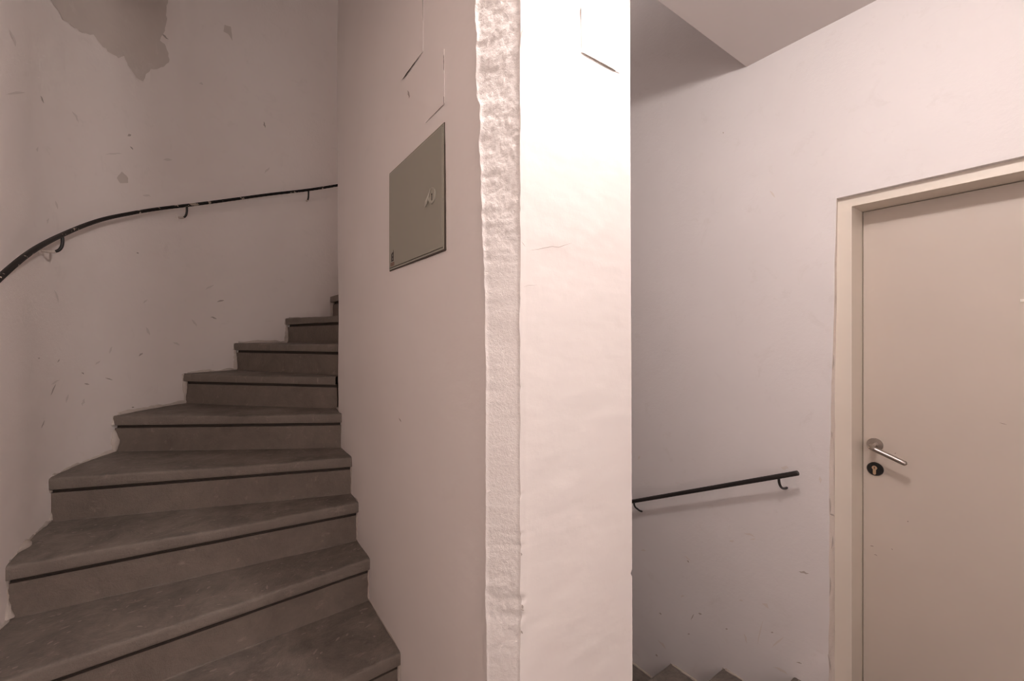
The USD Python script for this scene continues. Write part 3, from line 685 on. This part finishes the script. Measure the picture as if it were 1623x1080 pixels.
# ------------------------------------------------------------------ straight handrail above the stairs going down
XRL = XR - 0.075
ra, rb_ = on_x(1265.5, 750, XRL), on_x(1003.9, 795, XRL)
dr = (rb_ - ra) / np.linalg.norm(rb_ - ra)
RAIL2 = thing('handrail', 'short straight black iron handrail on the white right wall', 'handrail')
end = ra + dr * 1.25
pp = np.array([ra + dr * t for t in (0, .0015, .004, 0.3, 0.6, 0.9, 1.2, 1.246, 1.25)])
obj('rail', tube(pp, [.007, .0092, .0105, .0105, .0105, .0105, .0105, .0105, .008], 20), M_black, RAIL2, smooth=40)
for px, py in ((1234.5, 757.5), (1004.8, 795)):
    p0 = on_x(px, py, XRL); foot = on_x(px + 12.5, py + 16, XR - 0.004)
    path = np.vstack([bez(p0 + [0, 0, -.006], p0 + [0.001, 0, -.034], p0 + [.030, 0, -.050], 10), bez(p0 + [.030, 0, -.050], (p0 + [.030, 0, -.050] + foot) / 2 + [0, 0, -.006], foot, 7)[1:]])
    br = obj('bracket', tube(path, .0052, 12), M_black, RAIL2, smooth=50)

# ------------------------------------------------------------------ door
DOOR = data(UsdGeom.Xform.Define(stage, numbered('/World/door_1')), kind='structure')
yi0, yi1 = y_jamb - DW, y_jamb
def extr_x(poly, x0, x1):
    m = trimesh.creation.extrude_polygon(poly, x1 - x0, engine='earcut'); v = np.asarray(m.vertices)
    m.vertices = np.c_[v[:, 2] + x0, v[:, 0], v[:, 1]]; m.fix_normals(); return m
yo = on_x(1328.5, 538, X_FRAME)[1]
outer = sbox(yi0 - .046, 0.001, yo + .012, Z_HEAD + .055); inner = sbox(yi0, -.1, yi1, Z_HEAD)
obj('door_frame', extr_x(outer.difference(inner), X_FRAME, X_LEAF + .045), M_frame, DOOR, smooth=False)
leaf = obj('door_leaf', rounded_box(X_LEAF, X_LEAF + .04, yi0 + .003, yi1 - .002, 0.006, Z_HEAD - .002, .0015), M_leaf, DOOR, smooth=40)
c1 = on_x(1387, 705, X_LEAF); c2 = on_x(1387.4, 743.5, X_LEAF)
rose = obj('handle_rose', lathe_x([(.0262, 0), (.0262, .006), (.0250, .008), (.0120, .0085), (.0115, .0105), (.0001, .0105)], c1, 48), M_steel, DOOR, smooth=35)
OUTH = 0.074
tip = on_x(1436, 736, X_LEAF - OUTH); nk = np.array([X_LEAF - OUTH, c1[1] - .004, c1[2]])
dh = (tip - nk); dh /= np.linalg.norm(dh)
path = np.vstack([[c1 + [-.004, 0, 0], c1 + [-.046, 0, 0]], bez(c1 + [-.052, 0, 0], nk, nk + dh * .020, 12), [nk + dh * t for t in np.linspace(.03, np.linalg.norm(tip - nk) - .003, 6)], [tip, tip + dh * .003]])
obj('door_handle', tube(path, [.0098] * (len(path) - 2) + [.0078, .003], 18), M_steel, DOOR, smooth=50, label='drooping brushed steel lever handle')
esc = obj('lock_escutcheon', lathe_x([(.0268, 0), (.0268, .005), (.0245, .0085), (.0180, .0095), (.0001, .0095)], c2, 48), M_plastic, DOOR, smooth=35, label='round black plastic escutcheon')
from shapely.geometry import Point
cyl = Point(0, .006).buffer(.0085).union(sbox(-.005, -.0175, .005, .004)).union(Point(0, -.0165).buffer(.005))
m = extr_x(cyl, 0, .004); m.apply_translation(c2 + [-.0125, 0, 0])
lc = obj('lock_cylinder', m, M_brass, esc, smooth=40, label='brass profile cylinder')
m = extr_x(sbox(-.0010, .002, .0010, .0105), 0, .0006); m.apply_translation(c2 + [-.0128, 0, 0])
obj('key_slot', m, M_hole, lc, smooth=False)
pv = on_x(1620.5, 476.5, X_LEAF)
obj('door_plug', rounded_box(X_LEAF - .002, X_LEAF + .001, pv[1] - .009, pv[1] + .005, pv[2] - .005, pv[2] + .005, .0008), plain('plug_white', (0.80, 0.74, 0.67), .4), leaf, smooth=30, label='small pale plug in the door leaf')
def leaf_surface(px, py, lift=0.0006):
    P = on_x(px, py, X_LEAF); P[0] -= lift; return P
obj('scuff_mark', join(*[mark(*m, leaf_surface, rng, .0006) for m in ((1382, 866, 6, 5, 1.6), (1388, 880, 6, 20, 1.2), (1414, 871, 3, 60, 1.4), (1439, 827, 3, 0, 2), (1590, 672, 12, 15, .8), (1419, 719, 3, 0, 1.6))]), plain('door_scuff', (.36, .29, .25), .6), leaf, smooth=False, kind='stuff', label='few small scuffs')

# ------------------------------------------------------------------ lamp on the landing ceiling, added fill lamp above
M_fill_lamp = looks('upper_fill_glow', {'e': ('emission', {'color': LAMP_COLOR, 'strength': UPPER_FILL_POWER})}, [], surface='e.emission')
gl = trimesh.creation.icosphere(subdivisions=4, radius=LAMP_R)
def ceiling_lamp(label, at, ceil, glow):
    lamp = thing('ceiling_lamp', label, 'lamp', at)
    obj('globe', gl, glow, lamp, smooth=True)
    hb = ceil - at[2] - .001
    prof = np.array([(0.001, hb), (.055, hb), (.055, hb - .02), (.042, hb - .03), (.042, LAMP_R - .012), (.001, LAMP_R - .012)])
    mm = trimesh.creation.revolve(prof, sections=40); mm.fix_normals()
    obj('base', mm, M_white, lamp, smooth=35)
ceiling_lamp('opal glass globe lamp on the landing ceiling in front of newel wall', LAMP_AT, ZC, M_lamp)
ceiling_lamp('unseen opal globe added as fill light on the upper stairwell ceiling', UPPER_AT, ZTOP, M_fill_lamp)
